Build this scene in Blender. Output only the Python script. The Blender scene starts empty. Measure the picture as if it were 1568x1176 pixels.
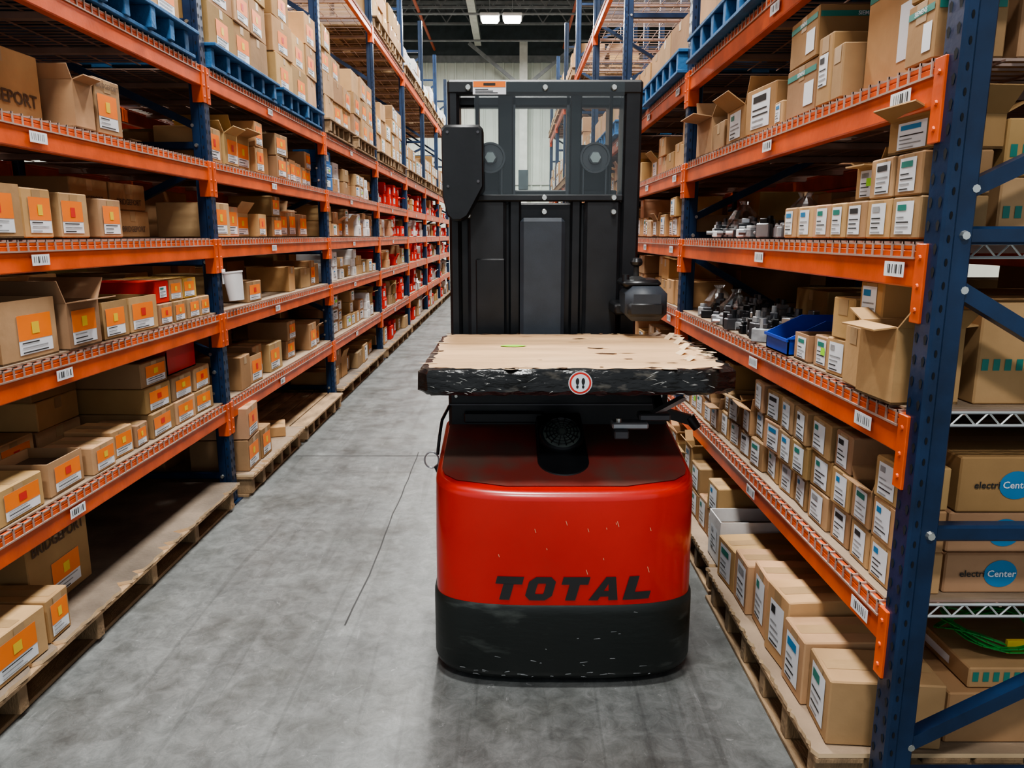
import bpy, math, random
from mathutils import Vector, Matrix
R=random.Random(11)
SC=bpy.context.scene
# ------------------------------------------------------------------ materials
MATS={}
def pm(name,col,rough=.6,metal=0,var=.2,scale=6,bump=0,bscale=60,tint=False,coat=0,col2=None,thr=None,spec=.5,stretch=None):
    m=bpy.data.materials.new(name); m.use_nodes=True; nt=m.node_tree; N=nt.nodes; L=nt.links
    b=N['Principled BSDF']; b.inputs['Roughness'].default_value=rough; b.inputs['Metallic'].default_value=metal
    b.inputs['Specular IOR Level'].default_value=spec
    if coat: b.inputs['Coat Weight'].default_value=coat; b.inputs['Coat Roughness'].default_value=.12
    tc=N.new('ShaderNodeTexCoord'); src=tc.outputs['Object']
    if stretch:
        mp=N.new('ShaderNodeMapping'); mp.inputs['Scale'].default_value=stretch; L.new(src,mp.inputs[0]); src=mp.outputs[0]
    no=N.new('ShaderNodeTexNoise'); no.inputs['Scale'].default_value=scale; no.inputs['Detail'].default_value=6
    L.new(src,no.inputs['Vector'])
    rp=N.new('ShaderNodeValToRGB'); L.new(no.outputs['Fac'],rp.inputs[0])
    if thr: rp.color_ramp.elements[0].position=thr[0]; rp.color_ramp.elements[1].position=thr[1]
    else: rp.color_ramp.elements[0].position=.3; rp.color_ramp.elements[1].position=.7
    c2=col2 if col2 else tuple(c*(1+var) for c in col); c1=col if col2 else tuple(c*(1-var) for c in col)
    rp.color_ramp.elements[0].color=(*c1,1); rp.color_ramp.elements[1].color=(*c2,1)
    out=rp.outputs[0]
    if tint:
        at=N.new('ShaderNodeAttribute'); at.attribute_name='Col'
        mx=N.new('ShaderNodeMix'); mx.data_type='RGBA'; mx.blend_type='MULTIPLY'; mx.inputs[0].default_value=1
        L.new(out,mx.inputs[6]); L.new(at.outputs['Color'],mx.inputs[7]); out=mx.outputs[2]
    L.new(out,b.inputs['Base Color'])
    if bump:
        n2=N.new('ShaderNodeTexNoise'); n2.inputs['Scale'].default_value=bscale; n2.inputs['Detail'].default_value=4
        L.new(src,n2.inputs['Vector'])
        bp=N.new('ShaderNodeBump'); bp.inputs['Strength'].default_value=bump; bp.inputs['Distance'].default_value=.01
        L.new(n2.outputs['Fac'],bp.inputs['Height']); L.new(bp.outputs[0],b.inputs['Normal'])
    MATS[name]=m; return m
pm('cardboard',(.45,.28,.145),.8,var=.14,scale=5,bump=.1,bscale=30,tint=True,spec=.2)
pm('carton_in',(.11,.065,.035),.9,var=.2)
pm('carton_tape',(.38,.25,.13),.35,var=.1)
pm('label_white',(.72,.75,.79),.5,var=.04)
pm('label_orange',(.84,.20,.018),.5,var=.06)
pm('label_red',(.62,.03,.02),.5,var=.1)
pm('label_teal',(.02,.20,.16),.5,var=.1)
pm('label_blue',(.02,.19,.40),.5,var=.1)
pm('label_yellow',(.72,.50,.04),.5,var=.1)
pm('label_green',(.35,.80,.05),.5,var=.1)
pm('print_black',(.02,.02,.02),.6,var=.1)
pm('print_brown',(.11,.065,.04),.8,var=.1)
pm('rack_orange',(.62,.095,.018),.38,var=.25,scale=7,bump=.05)
pm('rack_blue',(.006,.024,.068),.35,var=.35,scale=8,bump=.05)
pm('hole_dark',(.003,.004,.007),.9)
pm('bolt',(.65,.66,.62),.3,metal=.9)
pm('wire_steel',(.42,.30,.25),.5,metal=.3)
pm('wire_galv',(.6,.62,.62),.4,metal=.6)
pm('deck_board',(.28,.205,.14),.8,var=.25,scale=4,bump=.2)
pm('pallet_wood',(.31,.205,.115),.8,var=.45,scale=5,bump=.4,stretch=(3,1,1))
pm('pallet_board',(.15,.115,.085),.75,var=.45,scale=4,bump=.3)
pm('pallet_blue',(.02,.11,.26),.7,var=.3,scale=6,bump=.3)
pm('truck_red',(.50,.016,.010),.3,var=.1,scale=2.5,coat=.4,bump=.01)
pm('truck_dust',(.20,.038,.030),.42,col2=(.13,.075,.060),scale=5,thr=(.42,.62),bump=.02)
pm('truck_black',(.009,.010,.012),.36,var=.3,scale=9,bump=.04)
pm('truck_dark',(.013,.015,.018),.45,var=.25,scale=12,bump=.05,bscale=200)
pm('grille',(.07,.085,.075),.55,var=.35,scale=30)
pm('pad_grey',(.034,.043,.056),.5,var=.15,scale=14,bump=.06,bscale=200)
pm('skirt_black',(.010,.013,.012),.40,col2=(.075,.085,.078),scale=9,thr=(.60,.82),bump=.12,bscale=20,stretch=(.7,.7,2.6))
pm('wrap_black',(.010,.010,.010),.22,col2=(.17,.155,.13),scale=20,thr=(.60,.80),bump=.7,bscale=24,stretch=(.6,.6,1.6))
pm('tray_wood',(.60,.38,.20),.7,var=.18,scale=5,bump=.25,bscale=18,stretch=(.5,2.5,1))
pm('torn_dark',(.10,.05,.025),.9,var=.3)
pm('torn_light',(.68,.49,.30),.8,var=.15)
pm('film_glint',(.42,.42,.40),.2,var=.3,scale=30)  # pale colour for painted highlights on the tray wrap
pm('steel',(.40,.41,.43),.35,metal=.7)
pm('dark_steel',(.10,.10,.11),.4,metal=.6)
pm('plastic_blue',(.01,.055,.42),.35,var=.1)
pm('plastic_red',(.55,.02,.02),.4,var=.1)
pm('plastic_green',(.03,.32,.06),.4,var=.1)
pm('plastic_white',(.72,.72,.72),.4,var=.05)
pm('plastic_grey',(.28,.29,.30),.5,var=.3,scale=30)
pm('ceiling_metal',(.085,.09,.095),.7,var=.2)
pm('joist',(.21,.22,.225),.6,var=.2)
pm('fascia_dark',(.045,.06,.065),.7,var=.2)
pm('column_paint',(.60,.60,.55),.6,var=.1)
pm('sprinkler_red',(.40,.08,.03),.5,var=.1)
pm('joint_dark',(.05,.05,.05),.9)
pm('rubber',(.02,.02,.02),.8)
pm('wall_metal',(.62,.65,.58),.55,var=.08,scale=2)
def floormat():
    m=bpy.data.materials.new('concrete_floor'); m.use_nodes=True; nt=m.node_tree; N=nt.nodes; L=nt.links
    b=N['Principled BSDF']; tc=N.new('ShaderNodeTexCoord')
    def noise(s,d=6,r=.6,st=None,dist=0):
        n=N.new('ShaderNodeTexNoise'); n.inputs['Scale'].default_value=s; n.inputs['Detail'].default_value=d; n.inputs['Roughness'].default_value=r; n.inputs['Distortion'].default_value=dist
        if st:
            mp=N.new('ShaderNodeMapping'); mp.inputs['Scale'].default_value=st; L.new(tc.outputs['Object'],mp.inputs[0]); L.new(mp.outputs[0],n.inputs['Vector'])
        else: L.new(tc.outputs['Object'],n.inputs['Vector'])
        return n
    def ramp(n,p0,c0,p1,c1):
        r=N.new('ShaderNodeValToRGB'); r.color_ramp.elements[0].position=p0; r.color_ramp.elements[1].position=p1
        r.color_ramp.elements[0].color=(*c0,1); r.color_ramp.elements[1].color=(*c1,1); L.new(n.outputs['Fac'],r.inputs[0]); return r
    def mix(a,bb,mode,f=1.0):
        x=N.new('ShaderNodeMix'); x.data_type='RGBA'; x.blend_type=mode; x.inputs[0].default_value=f
        L.new(a,x.inputs[6]); L.new(bb,x.inputs[7]); return x.outputs[2]
    base=ramp(noise(.9,8,.65),.3,(.108,.116,.116),.7,(.170,.177,.173))
    mott=ramp(noise(16,8,.8,dist=.6),.38,(.74,.74,.74),.62,(1.26,1.26,1.26))
    streak=ramp(noise(3.0,5,.6,(2.2,.28,1)),.35,(.80,.80,.80),.65,(1.12,1.12,1.12))
    spec=ramp(noise(34,4,.7,dist=1.2),.66,(0,0,0),.72,(.14,.145,.145))
    stain=ramp(noise(2.0,4,.6),.36,(.62,.61,.58),.50,(1,1,1))
    arcs=ramp(noise(6,3,.5,(3.4,.12,1),.8),.60,(1,1,1),.68,(.74,.74,.74))
    scr=ramp(noise(9,6,.7,(1,.35,1),2.5),.63,(0,0,0),.68,(.05,.052,.052))
    c=mix(base.outputs[0],mott.outputs[0],'MULTIPLY'); c=mix(c,streak.outputs[0],'MULTIPLY'); c=mix(c,stain.outputs[0],'MULTIPLY',.7); c=mix(c,arcs.outputs[0],'MULTIPLY',.8)
    c=mix(c,spec.outputs[0],'ADD',.8); c=mix(c,scr.outputs[0],'ADD',1)
    L.new(c,b.inputs['Base Color'])
    rr=ramp(noise(5,4),.3,(.28,.28,.28),.7,(.55,.55,.55)); L.new(rr.outputs[0],b.inputs['Roughness'])
    bp=N.new('ShaderNodeBump'); bp.inputs['Strength'].default_value=.12; bp.inputs['Distance'].default_value=.004
    L.new(noise(50,4).outputs['Fac'],bp.inputs['Height']); L.new(bp.outputs[0],b.inputs['Normal'])
    MATS['concrete_floor']=m
floormat()
def glassmat(name,fac,tintc,rough):
    m=bpy.data.materials.new(name); m.use_nodes=True; nt=m.node_tree; N=nt.nodes; L=nt.links
    N.remove(N['Principled BSDF']); o=N['Material Output']
    t=N.new('ShaderNodeBsdfTransparent'); t.inputs[0].default_value=(*tintc,1)
    g=N.new('ShaderNodeBsdfGlossy'); g.inputs['Roughness'].default_value=rough; g.inputs[0].default_value=(.9,.9,.9,1)
    mx=N.new('ShaderNodeMixShader'); mx.inputs[0].default_value=fac; L.new(t.outputs[0],mx.inputs[1]); L.new(g.outputs[0],mx.inputs[2]); L.new(mx.outputs[0],o.inputs[0])
    MATS[name]=m
glassmat('clear_shield',.05,(.84,.87,.87),.05)
glassmat('poly_bag',.22,(.75,.75,.75),.25)
def emat(name,col,s):
    m=bpy.data.materials.new(name); m.use_nodes=True; nt=m.node_tree; b=nt.nodes['Principled BSDF']
    b.inputs['Emission Color'].default_value=(*col,1); b.inputs['Emission Strength'].default_value=s; b.inputs['Base Color'].default_value=(.8,.8,.8,1)
    MATS[name]=m
emat('lamp_glow',(1,.98,.92),30)
# ------------------------------------------------------------------ mesh builder
def _cham():
    idx={}; keys=[]
    for sx in(-1,1):
        for sy in(-1,1):
            for sz in(-1,1):
                for k in range(3):
                    idx[(sx,sy,sz,k)]=len(keys); keys.append((sx,sy,sz,k))
    F=[]
    o=[(-1,-1),(1,-1),(1,1),(-1,1)]
    for s in(-1,1):
        F.append([idx[(s,a,b,0)] for a,b in o]); F.append([idx[(a,s,b,1)] for a,b in o]); F.append([idx[(a,b,s,2)] for a,b in o])
        for t in(-1,1):
            F.append([idx[(s,t,-1,0)],idx[(s,t,1,0)],idx[(s,t,1,1)],idx[(s,t,-1,1)]])
            F.append([idx[(s,-1,t,0)],idx[(s,1,t,0)],idx[(s,1,t,2)],idx[(s,-1,t,2)]])
            F.append([idx[(-1,s,t,1)],idx[(1,s,t,1)],idx[(1,s,t,2)],idx[(-1,s,t,2)]])
            for u in(-1,1): F.append([idx[(s,t,u,0)],idx[(s,t,u,1)],idx[(s,t,u,2)]])
    def pos(k,hx=1,hy=1,hz=1,b=.2):
        sx,sy,sz,q=k
        return Vector((sx*(hx if q==0 else hx-b),sy*(hy if q==1 else hy-b),sz*(hz if q==2 else hz-b)))
    P=[pos(k) for k in keys]; G=[]
    for f in F:
        c=sum((P[i] for i in f),Vector())/len(f); n=(P[f[1]]-P[f[0]]).cross(P[f[2]]-P[f[0]])
        G.append(f if n.dot(c)>0 else f[::-1])
    return keys,G,pos
CK,CF,CPOS=_cham()
BF=[(0,3,2,1),(4,5,6,7),(0,1,5,4),(2,3,7,6),(1,2,6,5),(0,4,7,3)]
W=(1,1,1)
class MB:
    def __init__(s): s.v=[];s.f=[];s.m=[];s.c=[]
    def add(s,vs,fs,mat,tint=W,M=None):
        o=len(s.v)
        if M is not None: vs=[M@Vector(p) for p in vs]
        s.v.extend([tuple(p) for p in vs])
        for f in fs: s.f.append([o+i for i in f]); s.m.append(mat); s.c.append(tint)
    def box(s,x0,x1,y0,y1,z0,z1,mat,tint=W,M=None,b=0):
        if x0>x1:x0,x1=x1,x0
        if y0>y1:y0,y1=y1,y0
        if z0>z1:z0,z1=z1,z0
        if b>0:
            c=Vector(((x0+x1)/2,(y0+y1)/2,(z0+z1)/2)); h=((x1-x0)/2,(y1-y0)/2,(z1-z0)/2); b=min(b,min(h)*.9)
            s.add([c+CPOS(k,*h,b) for k in CK],CF,mat,tint,M)
        else:
            s.add([(x0,y0,z0),(x1,y0,z0),(x1,y1,z0),(x0,y1,z0),(x0,y0,z1),(x1,y0,z1),(x1,y1,z1),(x0,y1,z1)],BF,mat,tint,M)
    def quad(s,pts,mat,tint=W,M=None): s.add(pts,[list(range(len(pts)))],mat,tint,M)
    def bar(s,a,b,w,h,mat,up=(0,0,1)):
        a=Vector(a);b=Vector(b);d=b-a;L=d.length;d.normalize();u=Vector(up)
        if abs(d.dot(u))>.98:u=Vector((0,1,0))
        x=d.cross(u).normalized();z=x.cross(d)
        M=Matrix((( x.x,d.x,z.x,a.x),(x.y,d.y,z.y,a.y),(x.z,d.z,z.z,a.z),(0,0,0,1)))
        s.box(-w/2,w/2,0,L,-h/2,h/2,mat,M=M)
    def cyl(s,a,b,r0,r1,mat,n=16,cap=True):
        a=Vector(a);b=Vector(b);d=(b-a).normalized();u=Vector((0,0,1)) if abs(d.z)<.9 else Vector((0,1,0))
        x=d.cross(u).normalized();y=d.cross(x)
        vs=[];
        for p,r in((a,r0),(b,r1)):
            for i in range(n):
                t=2*math.pi*i/n; vs.append(p+x*r*math.cos(t)+y*r*math.sin(t))
        fs=[[i,n+i,n+(i+1)%n,(i+1)%n] for i in range(n)]
        if cap: fs+= [list(range(n)),[n+i for i in range(n)][::-1]]
        s.add(vs,fs,mat)
    def lathe(s,c,prof,mat,n=24,M=None):
        vs=[];c=Vector(c)
        for r,z in prof:
            for i in range(n):
                t=2*math.pi*i/n; vs.append((c.x+r*math.cos(t),c.y+r*math.sin(t),c.z+z))
        fs=[]
        for k in range(len(prof)-1):
            for i in range(n): fs.append([k*n+i,k*n+(i+1)%n,(k+1)*n+(i+1)%n,(k+1)*n+i])
        fs.append([ (len(prof)-1)*n+i for i in range(n)])
        s.add(vs,fs,mat,M=M)
    def tube(s,pts,r,mat,n=8):
        for a,b in zip(pts[:-1],pts[1:]): s.cyl(a,b,r,r,mat,n)
    def build(s,name,parent=None,smooth=False,ang=35):
        me=bpy.data.meshes.new(name); me.from_pydata(s.v,[],s.f)
        names=[];
        for m in s.m:
            if m not in names: names.append(m)
        for m in names: me.materials.append(MATS[m])
        ix={m:i for i,m in enumerate(names)}
        me.polygons.foreach_set('material_index',[ix[m] for m in s.m])
        ca=me.color_attributes.new('Col','FLOAT_COLOR','CORNER'); buf=[]
        for f,c in zip(s.f,s.c): buf.extend((c[0],c[1],c[2],1.0)*len(f))
        ca.data.foreach_set('color',buf)
        if smooth:
            me.polygons.foreach_set('use_smooth',[True]*len(me.polygons))
            try: me.set_sharp_from_angle(angle=math.radians(ang))
            except Exception: pass
        me.update()
        ob=bpy.data.objects.new(name,me); SC.collection.objects.link(ob)
        if parent: ob.parent=parent
        return ob
_tc={}
def text_geo(body,bold=0,shear=0):
    k=(body,bold,shear)
    if k in _tc: return _tc[k]
    cu=bpy.data.curves.new('t','FONT'); cu.body=body; cu.size=1; cu.resolution_u=2; cu.offset=bold; cu.shear=shear
    cu.align_x='CENTER'; cu.align_y='CENTER'
    ob=bpy.data.objects.new('t',cu); SC.collection.objects.link(ob); bpy.context.view_layer.update()
    dg=bpy.context.evaluated_depsgraph_get(); me=ob.evaluated_get(dg).to_mesh()
    vs=[tuple(v.co) for v in me.vertices]; fs=[list(p.vertices) for p in me.polygons]
    ob.evaluated_get(dg).to_mesh_clear(); bpy.data.objects.remove(ob); bpy.data.curves.remove(cu)
    _tc[k]=(vs,fs); return _tc[k]
# ------------------------------------------------------------------ layout constants
XL=-1.586; XR=.938; RD=1.07
def DX(side,dep): return XL-dep if side=='L' else XR+dep
LEV=[.53,1.03,1.43,1.83,2.30,3.78]
TOP=.062
yL=[1.54+.0375+2.52*i for i in range(8)]
yR=[1.67+.0375+2.52*i for i in range(8)]
# ------------------------------------------------------------------ cartons
def rtint():
    k=R.uniform(.66,1.14); return (k,k*R.uniform(.94,1.04),k*R.uniform(.84,1.10))
def carton(mb,side,y0,y1,z,st,d,h,style='plain',rot=None,open_=False,txt=None,tint=None,detail=True):
    w=y1-y0; cx=DX(side,st+d/2); cy=(y0+y1)/2
    if rot is None: rot=R.uniform(-.045,.045)
    M=Matrix.Translation((cx,cy,z))@Matrix.Rotation(rot+(0 if side=='L' else math.pi),4,'Z')
    t=tint or rtint(); e=-1 if side=='L' else 1
    if style=='red': t=(1.3,.09,.10)
    if style=='whitebox': t=(1.45,2.3,4.4)
    if style=='bluebox': t=(.10,.55,2.6)
    hd,hw=d/2,w/2
    if not open_:
        mb.box(-hd,hd,-hw,hw,0,h,'cardboard',t,M,b=.004)
        if detail and style not in('whitebox','red','bluebox'):
            o=h+.0008
            mb.quad([(-hd+.01,-.024,o),(hd-.01,-.024,o),(hd-.01,.024,o),(-hd+.01,.024,o)],'carton_tape',M=M)
            mb.quad([(hd+.001,-.024,h-.05),(hd+.001,.024,h-.05),(hd+.001,.024,h-.004),(hd+.001,-.024,h-.004)],'carton_tape',M=M)
    else:
        q=.005
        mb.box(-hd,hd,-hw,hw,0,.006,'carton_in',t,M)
        for a in((-hd,-hd+q,-hw,hw),(hd-q,hd,-hw,hw),(-hd+q,hd-q,-hw,-hw+q),(-hd+q,hd-q,hw-q,hw)):
            mb.box(a[0],a[1],a[2],a[3],0,h,'cardboard',t,M)
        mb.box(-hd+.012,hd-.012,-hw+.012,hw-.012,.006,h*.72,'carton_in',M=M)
        if open_=='flaps':
            fl=min(w,d)*.42
            for sg in(-1,1):
                a=R.uniform(.3,1.3); MM=M@Matrix.Translation((0,sg*hw,h))@Matrix.Rotation(-sg*a,4,'X')
                mb.box(-hd,hd,-.002,.002,0,fl,'cardboard',t,MM)
                a=R.uniform(.4,1.7); MM=M@Matrix.Translation((sg*hd,0,h))@Matrix.Rotation(sg*a,4,'Y')
                mb.box(-.002,.002,-hw+.006,hw-.006,0,fl*.8,'cardboard',t,MM)
    def lq(F,u0,u1,v0,v1,off,mat):
        if F=='F': p=[(hd+off,u0,v0),(hd+off,u1,v0),(hd+off,u1,v1),(hd+off,u0,v1)]
        else:
            s=-e; yy=e*(hw+off); p=[(s*u0,yy,v0),(s*u1,yy,v0),(s*u1,yy,v1),(s*u0,yy,v1)]
        mb.quad(p,mat,M=M)
    def bars(F,u0,u1,v0,v1,off,n=4):
        for i in range(n):
            v=v0+(v1-v0)*(i+.3)/n; lq(F,u0+(u1-u0)*.08,u0+(u1-u0)*R.uniform(.5,.92),v,v+(v1-v0)/n*.28,off,'plastic_grey' if R.random()<.5 else 'print_black')
    if style=='orange':
        lw=min(w*.74,.18); lh=min(h*.72,.13); c=R.uniform(-.1,.1)*w; v0=h*.10
        lq('F',c-lw/2,c+lw/2,v0,v0+lh,.0015,'label_white'); lq('F',c-lw/2,c+lw/2,v0+lh*.36,v0+lh,.0022,'label_orange')
        lq('F',c-lw*.1,c+lw*.12,v0+lh*.5,v0+lh*.8,.003,'label_red' if R.random()<.4 else 'label_yellow')
        if detail: bars('F',c-lw/2,c+lw/2,v0,v0+lh*.36,.003,3)
        if R.random()<.25: lq('E',-lw*.3,lw*.3,v0,v0+lh*.7,.0015,'label_white')
    elif style in('white','red','whitebox','bluebox'):
        lw=w*(.62 if style=='white' else .5); lh=min(h*(.78 if style=='white' else .5),lw*1.5); c=R.uniform(-.08,.08)*w; v0=(h-lh)*.5
        lq('F',c-lw/2,c+lw/2,v0,v0+lh,.0015,'label_white')
        if detail:
            bars('F',c-lw/2,c+lw/2,v0,v0+lh*.6,.0025,4)
            lq('F',c-lw*.4,c+lw*R.choice((-.1,.1,.3)),v0+lh*.72,v0+lh*.9,.0025,R.choice(('label_blue','label_teal','label_teal','print_black','plastic_grey')))
            if R.random()<.08: lq('F',c,c+lw*.45,v0+lh*.4,v0+lh*.7,.003,'label_green')
    elif style=='teal':
        for F,ww in(('F',w),('E',d)):
            lq(F,-ww/2+.006,ww/2-.006,h*.76,h*.87,.0015,'label_teal')
            vs,fs=text_geo('SIEMENS',.02); s_=h*.11
            if F=='F': T=M@Matrix(((0,0,1,hd+.003),(1,0,0,0),(0,1,0,h*.812),(0,0,0,1)))
            else: T=M@Matrix(((-e,0,0,0),(0,0,e,e*(hw+.003)),(0,1,0,h*.812),(0,0,0,1)))
            mb.add([(a*s_,b*s_,c) for a,b,c in vs],fs,'label_white',M=T)
        lq('F',w*.12,w*.42,h*.15,h*.6,.0015,'label_white'); 
    elif style=='dash':
        n=int(d/.028)
        for i in range(n):
            u=-d/2+.01+i*.028; lq('E',u,u+.016,h*.34,h*.34+.028,.0015,'label_teal')
        lq('F',-w*.2,w*.25,h*.3,h*.7,.0015,'label_white')
    elif style=='center':
        off=.0015; s=-e; n=24; cr=.037; cu=-.166
        mb.quad([(s*(cu+cr*1.15*math.cos(2*math.pi*i/n)),e*(hw+off),h*.5+cr*math.sin(2*math.pi*i/n)) for i in range(n)],'label_blue',M=M)
        for body,u,mt in(('electri',cu-cr*1.15-.031,'print_black'),('Center',cu+.002,'label_white')):
            vs,fs=text_geo(body,.015); s_=.0255
            T=M@Matrix(((s,0,0,s*u),(0,0,e,e*(hw+.003)),(0,1,0,h*.5),(0,0,0,1)))
            mb.add([(a*s_,b*s_,c) for a,b,c in vs],fs,mt,M=T)
    if txt:
        vs,fs=text_geo(txt,.02)
        for F,ww in(('F',w),('E',d)):
            s_=min(ww*.9/ (len(txt)*.62),h*.3)
            if F=='F': T=M@Matrix(((0,0,1,hd+.0035),(1,0,0,0),(0,1,0,h*.3 if style=='plain' else h*.87),(0,0,0,1)))
            else: T=M@Matrix(((-e,0,0,0),(0,0,e,e*(hw+.0035)),(0,1,0,h*.3),(0,0,0,1)))
            mb.add([(a*s_,b*s_,c) for a,b,c in vs],fs,'print_brown',M=T)
def fill(mb,side,y0,y1,z,hmax,wr,dr,hr,nmax,styles,setr=(.01,.06),dens=1.,openp=0,detail=True):
    y=y0
    while True:
        w=R.uniform(*wr)
        if y+w>y1: break
        if R.random()<dens:
            n=R.randint(1,nmax); h=R.uniform(*hr); d=R.uniform(*dr); s=R.uniform(*setr); stl=R.choice(styles); tt=rtint()
            k=0
            while k<n and (k+1)*h<hmax:
                last=(k==n-1) or (k+2)*h>=hmax
                carton(mb,side,y+.004,y+w-.004,z+k*(h+.0015),s+R.uniform(0,.022),d,h,stl,open_=(R.choice(('cut','flaps','flaps')) if last and R.random()<openp and (k+1)*h+.1<hmax else False),tint=tuple(c*R.uniform(.94,1.06) for c in tt),detail=detail)
                k+=1
        y+=w+R.uniform(.002,.03)
def shelf(side,fn):
    mb=MB(); fn(mb)
    if mb.v: mb.build('cardboard_boxes')
# ------------------------------------------------------------------ racks
def rack(name,side,ys,back=0.,near=True,topz=5.2,boards=(.53,1.03)):
    mb=MB(); s=1 if side=='L' else -1
    X=lambda dep: DX(side,dep+back)
    n=len(ys)
    for j,y in enumerate(ys):
        for fr in(0,1):
            a=0 if fr==0 else RD; q=1 if fr==0 else -1
            mb.box(X(a),X(a+q*.032),y-.0375,y+.0375,0.006,topz,'rack_blue',b=.006)
            mb.box(X(a+q*.03),X(a+q*.075),y-.029,y+.029,0.006,topz,'rack_blue',b=.004)
            mb.box(X(a-q*.02),X(a+q*.1),y-.06,y+.06,0,.006,'rack_blue')
            if near and j<4:
                zz=.05
                while zz<3.4:
                    for oy in(-.019,.019):
                        o=X(a-q*.0012) ; 
                        p=[(0,.011),(.0075,.004),(.0055,-.004),(.0035,-.013),(-.0035,-.013),(-.0055,-.004),(-.0075,.004)]
                        mb.quad([(o,y+oy+u,zz+v) for u,v in p],'hole_dark')
                    zz+=.0508
                if j==0 or fr==0:
                    zz=.07
                    while zz<3.4:
                        mb.quad([(X(a+q*.016)+.0035*math.cos(k),y-.0387,zz+.009*math.sin(k)) for k in [i*math.pi/4 for i in range(8)]],'hole_dark'); zz+=.0508
        zs=[.16,.76,1.36,1.96,2.56,3.16,3.9,4.7]
        if side=='R': zs=[.13,.80,1.50,2.1,2.7,3.3,4.0,4.8]
        for i,z0 in enumerate(zs):
            mb.box(X(.07),X(RD-.07),y-.02,y+.02,z0-.02,z0+.02,'rack_blue',b=.006)
            if i+1<len(zs):
                z1=zs[i+1]; A=(X(.07),y,z0+.10);B=(X(RD-.07),y,z1-.05)
                if (i%2==(0 if side=='L' else 1)) : A=(X(.07),y,z1-.12); B=(X(RD-.07),y,z0+.05)
                mb.bar(A,B,.036,.036,'rack_blue')
                if near and j<3 : mb.cyl((A[0],y-.018,A[2]),(A[0],y-.03,A[2]),.010,.009,'bolt',8)
            if near and j<3:
                for dep in(.055,RD-.055):
                    mb.cyl((X(dep-.0),y-.028,z0),(X(dep),y-.038,z0),.012,.009,'bolt',8)
    for j in range(n-1):
        ya,yb=ys[j]+.0375,ys[j+1]-.0375
        for li,z in enumerate(LEV):
            for fr in(0,1):
                a=0 if fr==0 else RD; q=1 if fr==0 else -1
                mb.box(X(a),X(a+q*.04),ya,yb,z-.05,z+.038,'rack_orange',b=.004)
                mb.box(X(a),X(a+q*.026),ya,yb,z+.036,z+.05,'rack_orange',b=.003)
                for yy,sg in((ya,-1),(yb,1)):
                    mb.box(X(a-q*.007),X(a+q*.002),yy-sg*.012,yy+sg*.03,z-.13,z+.052,'rack_orange',b=.002)
                    mb.box(X(a+q*.0),X(a+q*.05),yy-sg*.004,yy-sg*.010,z-.13,z+.05,'rack_orange')
                    if near and j<2:
                        for dz in(.02,-.045,-.10):
                            mb.cyl((X(a-q*.007),yy+sg*.010,z+dz),(X(a-q*.011),yy+sg*.010,z+dz),.007,.005,'rack_orange',8)
            if near and j<4 or li>=3:
                step=.05 if j<3 and near else .12; y=ya+.03
                while y<yb-.02:
                    r=.003 if step<.1 else .005
                    mb.box(X(-.004),X(RD+.003),y-r,y+r,z+.05,z+.056,'wire_steel')
                    if near and j<4: mb.box(X(-.0045),X(-.001),y-r,y+r,z+.018,z+.056,'wire_steel')
                    y+=step
                for dep in(.003,.15,.3,.45,.6,.75,.9,1.06): mb.box(X(dep-.003),X(dep+.003),ya+.01,yb-.01,z+.046,z+.051,'wire_steel')
                if near and j<4: mb.box(X(-.006),X(-.001),ya+.02,yb-.02,z+.016,z+.021,'wire_steel')
                for fy in(.15,.38,.62,.85):
                    yy=ya+(yb-ya)*fy; mb.box(X(.04),X(RD-.04),yy-.02,yy+.02,z+.022,z+.046,'wire_steel')
            if near and j==0 and side=='R' and li in(0,1,2):
                mb.cyl((X(.05),ya+.012,z+.052),(X(RD-.05),ya+.012,z+.052),.004,.004,'wire_galv',6); mb.cyl((X(.05),ya+.012,z+.02),(X(RD-.05),ya+.012,z+.02),.004,.004,'wire_galv',6)
                dd=.06
                while dd<RD-.12: mb.cyl((X(dd),ya+.012,z+.02),(X(dd+.03),ya+.012,z+.052),.0025,.0025,'wire_galv',5); mb.cyl((X(dd+.03),ya+.012,z+.052),(X(dd+.06),ya+.012,z+.02),.0025,.0025,'wire_galv',5); dd+=.06
            if z in boards or not near and li<4:
                mb.box(X(.015),X(RD-.01),ya+.03,yb-.01,z+.0555,z+TOP-.0005,'deck_board')
            if near and li<5:
                for fy in ((.38,) if side=='L' else (.04,.42)):
                    yy=ya+(yb-ya)*(fy+R.uniform(-.02,.02))
                    mb.box(X(-.0075),X(-.0085),yy,yy+.095,z-.028,z+.008,'label_white')
                    for k in range(7): 
                        u=.008+k*.011+R.uniform(0,.004); wd=R.choice((.002,.003,.006)); mb.quad([(X(-.0092),yy+u,z-.02),(X(-.0092),yy+u+wd,z-.02),(X(-.0092),yy+u+wd,z+.002),(X(-.0092),yy+u,z+.002)],'print_black')
    return mb.build(name)
rack('pallet_rack','L',yL); rack('pallet_rack','R',yR)
rack('pallet_rack','L',yL,back=RD+.15,near=False,boards=()); rack('pallet_rack','R',yR,back=RD+.15,near=False,boards=())
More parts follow.
